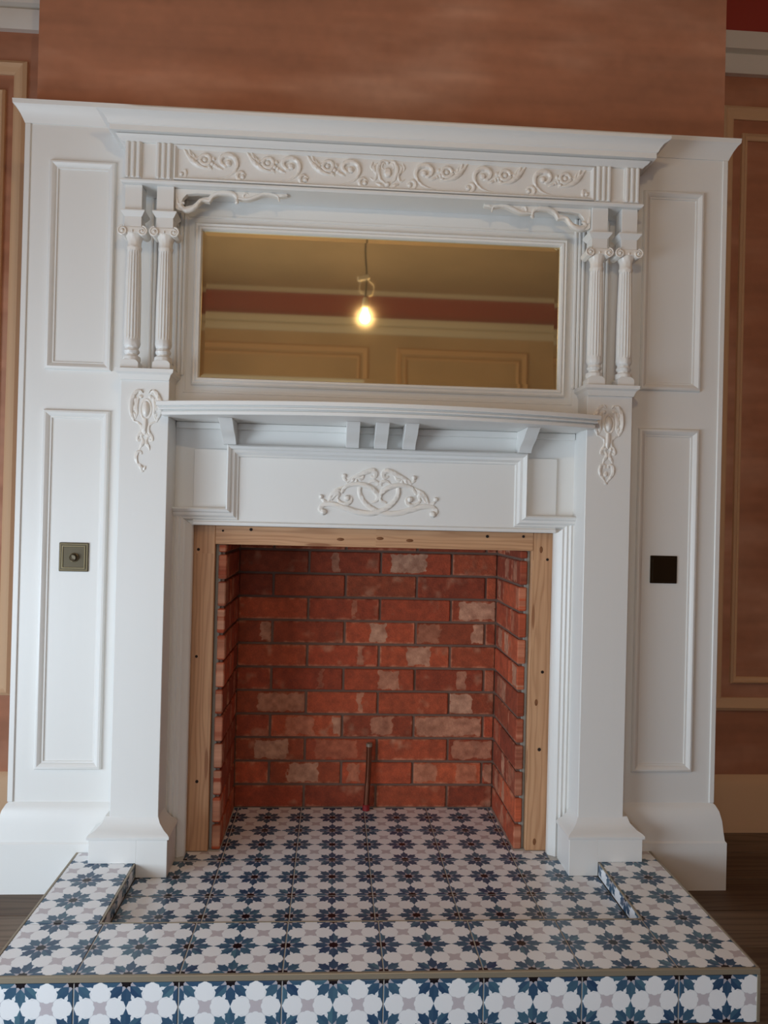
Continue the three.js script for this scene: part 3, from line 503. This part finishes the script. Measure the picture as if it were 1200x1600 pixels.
  for (const s of [-1, 1]) for (const b of sideBricks[s]) {
    const y = Y0 + (b.r - 1) * C, top = Math.min(y + C - J, 0.993), dx = rr(-0.0015, 0.002), front = b.b > zf - 0.001; if (top - y < 0.01) continue;
    const m = mesh('brick', box(s * (BX - dx), s * (BX + TH - 0.002), y, front ? Math.min(top, 0.9345) : top, b.a + (b.a < BB + 0.01 ? 0.004 : 0), b.b + (front ? rr(-0.004, 0.002) : 0), 0.003), s < 0 ? mL : mR, t);
    setUV(m, (x, yy, z) => [(z + 0.42) / 0.37, yy / 1.05]);
  }
}

// ---------------------------------------------------------------- tiled hearth
{ const t = thing('tiled_hearth', 'raised hearth with blue and white star patterned tiles and a sunken middle', 'hearth');
  // the print of one tile: a square lattice of eight-petal stars, two by two
  function tilePrint(s0) {
    const N = 512, cv = document.createElement('canvas'); cv.width = cv.height = N; const g = cv.getContext('2d'), c = N / 2;
    g.fillStyle = '#eeeff1'; g.fillRect(0, 0, N, N);
    const rot = (x, y, a) => [x * Math.cos(a) - y * Math.sin(a), x * Math.sin(a) + y * Math.cos(a)];
    const poly = (ox, oy, pts, a, fill) => { g.fillStyle = fill; g.beginPath(); pts.forEach(([x, y], i) => { const [p, q] = rot(x, y, a); i ? g.lineTo(ox + p * c, oy + q * c) : g.moveTo(ox + p * c, oy + q * c); }); g.closePath(); g.fill(); };
    for (let i = -1; i <= 2; i++) for (let j = -1; j <= 2; j++) {             // pink squares and cloud lobes around them
      const x = (i + 0.5) * c, y = (j + 0.5) * c;
      g.fillStyle = '#c7bfc4'; g.fillRect(x - 0.17 * c, y - 0.17 * c, 0.34 * c, 0.34 * c);
      for (let q = 0; q < 4; q++) { const [dx, dy] = rot(0, -0.275, q * Math.PI / 2); const X = x + dx * c, Y = y + dy * c;
        for (const [fill, e] of [['#d6d8dd', 0.006], ['#f1f2f4', 0]]) { g.fillStyle = fill;
          for (const [ax, ay, r] of [[-0.085, 0.05, 0.095], [0.085, 0.05, 0.095], [-0.09, -0.06, 0.1], [0.09, -0.06, 0.1], [0, 0.085, 0.085], [0, -0.1, 0.12], [0, 0, 0.14]]) { const [bx, by] = rot(ax, ay, q * Math.PI / 2); g.beginPath(); g.arc(X + bx * c, Y + by * c, (r + e) * c, 0, Math.PI * 2); g.fill(); } } }
    }
    let n = s0 * 100;
    for (let i = 0; i <= 2; i++) for (let j = 0; j <= 2; j++) {
      const x = i * c, y = j * c, mood = hash((i % 2) + 2, (j % 2) + 5, s0);
      const oct = []; for (let q = 0; q < 16; q++) { const a = q * Math.PI / 8, r = q % 2 ? 0.222 : 0.15; oct.push([r * Math.sin(a), r * Math.cos(a)]); }
      poly(x, y, oct, 0, '#b4b0b8');
      for (let q = 0; q < 8; q++) {
        const L = q % 2 ? 0.44 : 0.495, sh = q % 2 ? 0.345 : 0.36, k = hash(n++, q, 3) * 0.5 + mood * 0.5, k2 = hash(n, q, 4);
        const cA = [46 + 28 * k, 74 + 34 * k, 106 + 22 * k], cB = cA.map((v, z) => v + (k2 - 0.35) * [26, 34, 22][z]), rgb = (v) => 'rgb(' + v.map((e) => Math.round(e)).join(',') + ')';
        const full = [[0, 0.105], [0.085, 0.2], [0.097, 0.25], [0.09, sh - 0.04], [0.108, sh - 0.005], [0.05, sh + 0.012], [0, L], [-0.05, sh + 0.012], [-0.108, sh - 0.005], [-0.09, sh - 0.04], [-0.097, 0.25], [-0.085, 0.2]];
        poly(x, y, full, q * Math.PI / 4, rgb(cA)); poly(x, y, full.slice(0, 7), q * Math.PI / 4, rgb(cB));
      }
      const core = []; for (let q = 0; q < 16; q++) { const a = q * Math.PI / 8, r = q % 2 ? 0.088 : 0.116; core.push([r * Math.sin(a), r * Math.cos(a)]); }
      poly(x, y, core, 0, '#14121b');
    }
    const tx = new THREE.CanvasTexture(cv); tx.colorSpace = THREE.SRGBColorSpace; tx.wrapS = tx.wrapT = THREE.RepeatWrapping; tx.magFilter = THREE.LinearFilter; tx.minFilter = THREE.LinearMipmapLinearFilter; tx.generateMipmaps = true; return tx;
  }
  const tileMats = [1, 2, 3].map((s) => std({ map: tilePrint(s), roughness: 0.22 }));
  let nt = 0;
  // one tile; (a0, b0) is where the print's corner lies, axis says which way the face looks
  function tile(axis, r, o, parent = t) {
    const T = 0.2, m = mesh('tile', box(...r, 0.0011), tileMats[(nt++ * 5) % 3], parent);
    const p = m.geometry.attributes.position, uv = m.geometry.attributes.uv;
    for (let i = 0; i < p.count; i++) { const x = p.getX(i), y = p.getY(i), z = p.getZ(i); const [u, v] = axis === 'y' ? [x - o[0], z - o[1]] : axis === 'z' ? [x - o[0], y - o[1]] : [z - o[0], y - o[1]]; uv.setXY(i, u / T, v / T); }
    return m;
  }
  const P = 0.2025, XJ = -0.6046, HX = 0.782, HF = 0.6, IN = 0.3945, SI = 0.611, g = 0.0012, th = 0.008;
  // body: sunken middle slab reaching into the firebox and the raised border
  mesh('mortar_body', [box(-0.434, 0.434, 0.0005, FL - 0.0009, -0.42, -0.1055, 0), box(-0.55, 0.55, 0.0005, FL - 0.0009, -0.1055, 0.01, 0), box(-SI + 0.002, SI - 0.002, 0.0005, FL - 0.0009, 0.01, IN - 0.002, 0),
    box(-HX + 0.0016, HX - 0.0016, 0.0005, HT - 0.0145, HF - 0.05, HF - 0.0014, 0), box(-HX + 0.006, HX - 0.006, 0.0005, HT - 0.001, IN + 0.0016, HF - 0.007, 0), box(-HX + 0.006, -SI - 0.006, 0.0005, HT - 0.001, 0.031, IN + 0.01, 0), box(SI + 0.006, HX - 0.006, 0.0005, HT - 0.001, 0.031, IN + 0.01, 0)], groutMat, t);
  const cols = [-HX + 0.004]; for (let k = 0; k < 7; k++) cols.push(XJ + P * k); cols.push(HX - 0.004);
  const org = (k) => k === 0 ? XJ - P + 0.00125 : XJ + P * (k - 1) + 0.00125;
  for (let k = 0; k < 8; k++) {                                             // front band and riser
    tile('y', [cols[k] + g, cols[k + 1] - g, HT - th, HT, IN + 0.004, HF - 0.007], [org(k), IN + 0.0]);
    tile('z', [cols[k] + g, cols[k + 1] - g, 0.0005, HT - 0.013, HF - th, HF], [org(k), HT - 0.012 - 0.2]);
  }
  for (const s of [-1, 1]) {                                                // raised sides, their inner steps and outer faces
    const x0 = s < 0 ? -HX + 0.004 : SI + 0.004, x1 = s < 0 ? -SI - 0.004 : HX - 0.004, ox = s < 0 ? org(0) : org(7);
    for (const [a, b] of [[IN - P, IN], [0.0315, IN - P]]) {
      tile('y', [x0 + g, x1 - g, HT - th, HT, a + g, b - g + (b === IN ? 0.003 : 0)], [ox, a < 0.1 ? IN - 2 * P : IN - P]);
      if (s < 0) tile('x', [-SI - th, -SI, FL + 0.0005, HT - 0.004, a < 0.1 ? 0.102 : a + g, b - g], [IN, HT - 0.2]); else tile('x', [SI, SI + th, FL + 0.0005, HT - 0.004, a < 0.1 ? 0.102 : a + g, b - g], [IN, HT - 0.2]);
    }
    const e0 = s < 0 ? -HX : HX - th, e1 = s < 0 ? -HX + th : HX;
    for (const [a, b] of [[0.0315, IN - P], [IN - P, IN], [IN, HF - 0.009]]) tile('x', [e0, e1, 0.0005, HT - 0.013, a + g, b - g], [IN, HT - 0.212]);
  }
  tile('z', [-SI + 0.003, -0.2, FL + 0.0005, HT - 0.004, IN, IN + th], [XJ, HT - 0.2]); tile('z', [-0.198, 0.203, FL + 0.0005, HT - 0.004, IN, IN + th], [XJ, HT - 0.2]); tile('z', [0.205, SI - 0.003, FL + 0.0005, HT - 0.004, IN, IN + th], [XJ, HT - 0.2]);
  // sunken field: cut round jambs and into the firebox
  const xs = [-SI + 0.001, -0.4043, -0.2018, 0.0007, 0.2032, 0.4057, SI - 0.001], zs = [IN - 0.001, 0.1987, -0.0038, -0.2063, -0.3945];
  for (let i = 0; i < 6; i++) for (let j = 0; j < 4; j++) {
    let a = xs[i], b = xs[i + 1]; const z1 = zs[j], z0 = zs[j + 1], o = [i === 0 ? xs[1] - P : xs[i], j === 0 ? zs[1] : zs[j] - P];
    if (j >= 2 && (i === 0 || i === 5)) {                                      // cut round the jambs and bricks
      const cut = (e) => i ? [a + g, Math.min(b, e)] : [Math.max(a, -e), b - g];
      if (j === 2) tile('y', [...cut(0.509), FL - th, FL, -0.0595, z1 - g], o);
      tile('y', [...cut(0.4175), FL - th, FL, z0 + g, j === 2 ? -0.0605 : z1 - g], o); continue;
    }
    if (j === 1 && (i === 0 || i === 5)) { const zz = 0.0; tile('y', [a + g, b - g, FL - th, FL, Math.max(z0, zz) + g, z1 - g], o); continue; }
    tile('y', [a + g, b - g, FL - th, FL, z0 + g, z1 - g], o);
  }
  // metal edge trims
  mesh('edge_trim', [box(-HX, HX, HT - 0.012, HT + 0.0006, HF - 0.007, HF + 0.001, 0.0012), box(HX - 0.005, HX + 0.0008, HT - 0.012, HT + 0.0006, 0.0315, HF - 0.0072, 0.001), box(-HX - 0.0008, -HX + 0.005, HT - 0.012, HT + 0.0006, 0.0315, HF - 0.0072, 0.001),
    box(HX - 0.007, HX + 0.0008, 0.0005, HT - 0.0122, HF - 0.007, HF + 0.001, 0.001), box(-HX - 0.0008, -HX + 0.007, 0.0005, HT - 0.0122, HF - 0.007, HF + 0.001, 0.001)], trimMetal, t).userData.label = 'dull gold metal edging strip';
  mesh('step_trim', [box(-SI - 0.004, -SI + 0.0008, HT - 0.0035, HT + 0.0005, 0.102, IN + 0.004, 0.0008), box(SI - 0.0008, SI + 0.004, HT - 0.0035, HT + 0.0005, 0.102, IN + 0.004, 0.0008), box(-SI, SI, HT - 0.0035, HT + 0.0003, IN - 0.0006, IN + 0.0035, 0.0008)], trimMetal, t);
}

// ---------------------------------------------------------------- small things
{ const t = thing('gas_pipe', 'short dark copper pipe with a red collar standing against the firebox bricks', 'pipe');
  const c = new THREE.CatmullRomCurve3([[0.006, FL + 0.001, -0.366], [0.008, 0.13, -0.367], [0.011, 0.2, -0.37], [0.012, 0.285, -0.372]].map((p) => new THREE.Vector3(...p)));
  mesh('tube', bare(new THREE.TubeGeometry(c, 20, 0.0092, 14)), copper, t, 1);
  mesh('pipe_end', lathe([[0, 0], [0.0075, 0], [0.0105, 0.001], [0.0105, 0.01], [0.008, 0.012], [0.006, 0.011], [0, 0.006]], 16).translate(0.012, 0.279, -0.372), std({ color: 0x9a8878, roughness: 0.5, metalness: 0.5 }), t);
  mesh('red_collar', lathe([[0.0095, 0], [0.0115, 0.001], [0.0115, 0.018], [0.0095, 0.02]], 16).translate(0.0062, FL + 0.001, -0.366), std({ color: 0x8e1f22, roughness: 0.5 }), t); }
{ const t = thing('dimmer_switch', 'square antique brass dimmer switch with a round knob', 'switch');
  const cx = -0.818, cy = 0.895, h = 0.039, z = 0.0004;
  mesh('plate', box(cx - h, cx + h, cy - h, cy + h, z, z + 0.004, 0.0015), bronze, t);
  mesh('stepped_rim', [sweep(frameRect(cx - 0.031, cx + 0.031, cy - 0.031, cy + 0.031), [[0, 0], [0.0006, 0.0022], [0.0026, 0.0022], [0.0036, 0]], XY(z + 0.004), true), sweep(frameRect(cx - 0.0365, cx + 0.0365, cy - 0.0365, cy + 0.0365), [[0, 0], [0.0006, 0.001], [0.002, 0.001], [0.0026, 0]], XY(z + 0.004), true)], bronzeBright, t);
  const kn = mesh('knob', lathe([[0, 0], [0.0115, 0], [0.0118, 0.002], [0.0095, 0.003], [0.009, 0.013], [0.008, 0.0145], [0.0055, 0.0135], [0, 0.0128]], 28).rotateX(Math.PI / 2).translate(cx + 0.001, cy - 0.001, z + 0.004), bronze, t, 0.5);
  mesh('knob_ring', bare(new THREE.TorusGeometry(0.0115, 0.0012, 8, 28).translate(cx + 0.001, cy - 0.001, z + 0.0052)), bronzeBright, kn, 1); }
{ const t = thing('blank_plate', 'plain bronze square switch plate on the right wing, coloured dark like a dim reflection', 'switch plate');
  const cx = 0.814, cy = 0.894, h = 0.039, z = 0.0004;
  mesh('plate', box(cx - h, cx + h, cy - h, cy + h, z, z + 0.004, 0.0015), darkenedBronze, t);
  mesh('inner_panel', box(cx - 0.033, cx + 0.033, cy - 0.033, cy + 0.033, z + 0.004, z + 0.0055, 0.001), darkenedBronze, t); }
{ const t = thing('pendant_bulb', 'bare glowing light bulb hanging on a cord, seen in the mirror', 'light bulb');
  const at = (g) => bare(g).translate(BULB.x, 0, BULB.z);
  const black = std({ color: 0x1b1714, roughness: 0.6 }), tape = std({ color: 0xd8d4cc, roughness: 0.7 });
  mesh('ceiling_rose', at(lathe([[0, 2.888], [0.045, 2.888], [0.045, 2.875], [0.03, 2.862], [0.008, 2.858], [0, 2.858]])), tape, t);
  const c = new THREE.CatmullRomCurve3([[0, 2.86, 0], [0.006, 2.7, 0.004], [-0.006, 2.5, 0], [0.004, 2.36, -0.004], [0, 2.225, 0]].map((p) => new THREE.Vector3(...p)));
  mesh('cord', at(new THREE.TubeGeometry(c, 40, 0.0045, 8)), black, t, 1);
  mesh('connector_block', box(-0.038, 0.03, -0.014, 0.014, -0.012, 0.012, 0.003).rotateZ(0.25).translate(BULB.x - 0.008, 2.345, BULB.z), tape, t);
  mesh('loose_wire', at(new THREE.TubeGeometry(new THREE.CatmullRomCurve3([[0.01, 2.34, 0], [0.045, 2.3, 0.01], [0.03, 2.25, 0.01], [-0.03, 2.27, 0], [-0.03, 2.33, 0]].map((p) => new THREE.Vector3(...p))), 30, 0.003, 6)), tape, t, 1);
  mesh('lamp_holder', at(lathe([[0, 2.235], [0.012, 2.235], [0.016, 2.22], [0.019, 2.19], [0.019, 2.175], [0, 2.175]])), tape, t);
  mesh('bulb_glass', at(lathe([[0.0, 2.092], [0.014, 2.094], [0.025, 2.104], [0.03, 2.12], [0.028, 2.136], [0.02, 2.152], [0.0145, 2.165], [0.013, 2.176], [0, 2.176]], 24)), std({ color: 0xfff2dc, emissive: new THREE.Color(1, 0.74, 0.36), emissiveIntensity: 14, roughness: 0.3 }), t, 1);
  const l = new THREE.PointLight(new THREE.Color(1, 0.74, 0.44), BULB_POWER, 0, 2); l.position.copy(BULB); l.castShadow = true; l.shadow.radius = 1.4; scene.add(l); }

scene.traverse((o) => { if (o.isMesh) { o.castShadow = true; o.receiveShadow = true; } });
renderer.render(scene, camera);
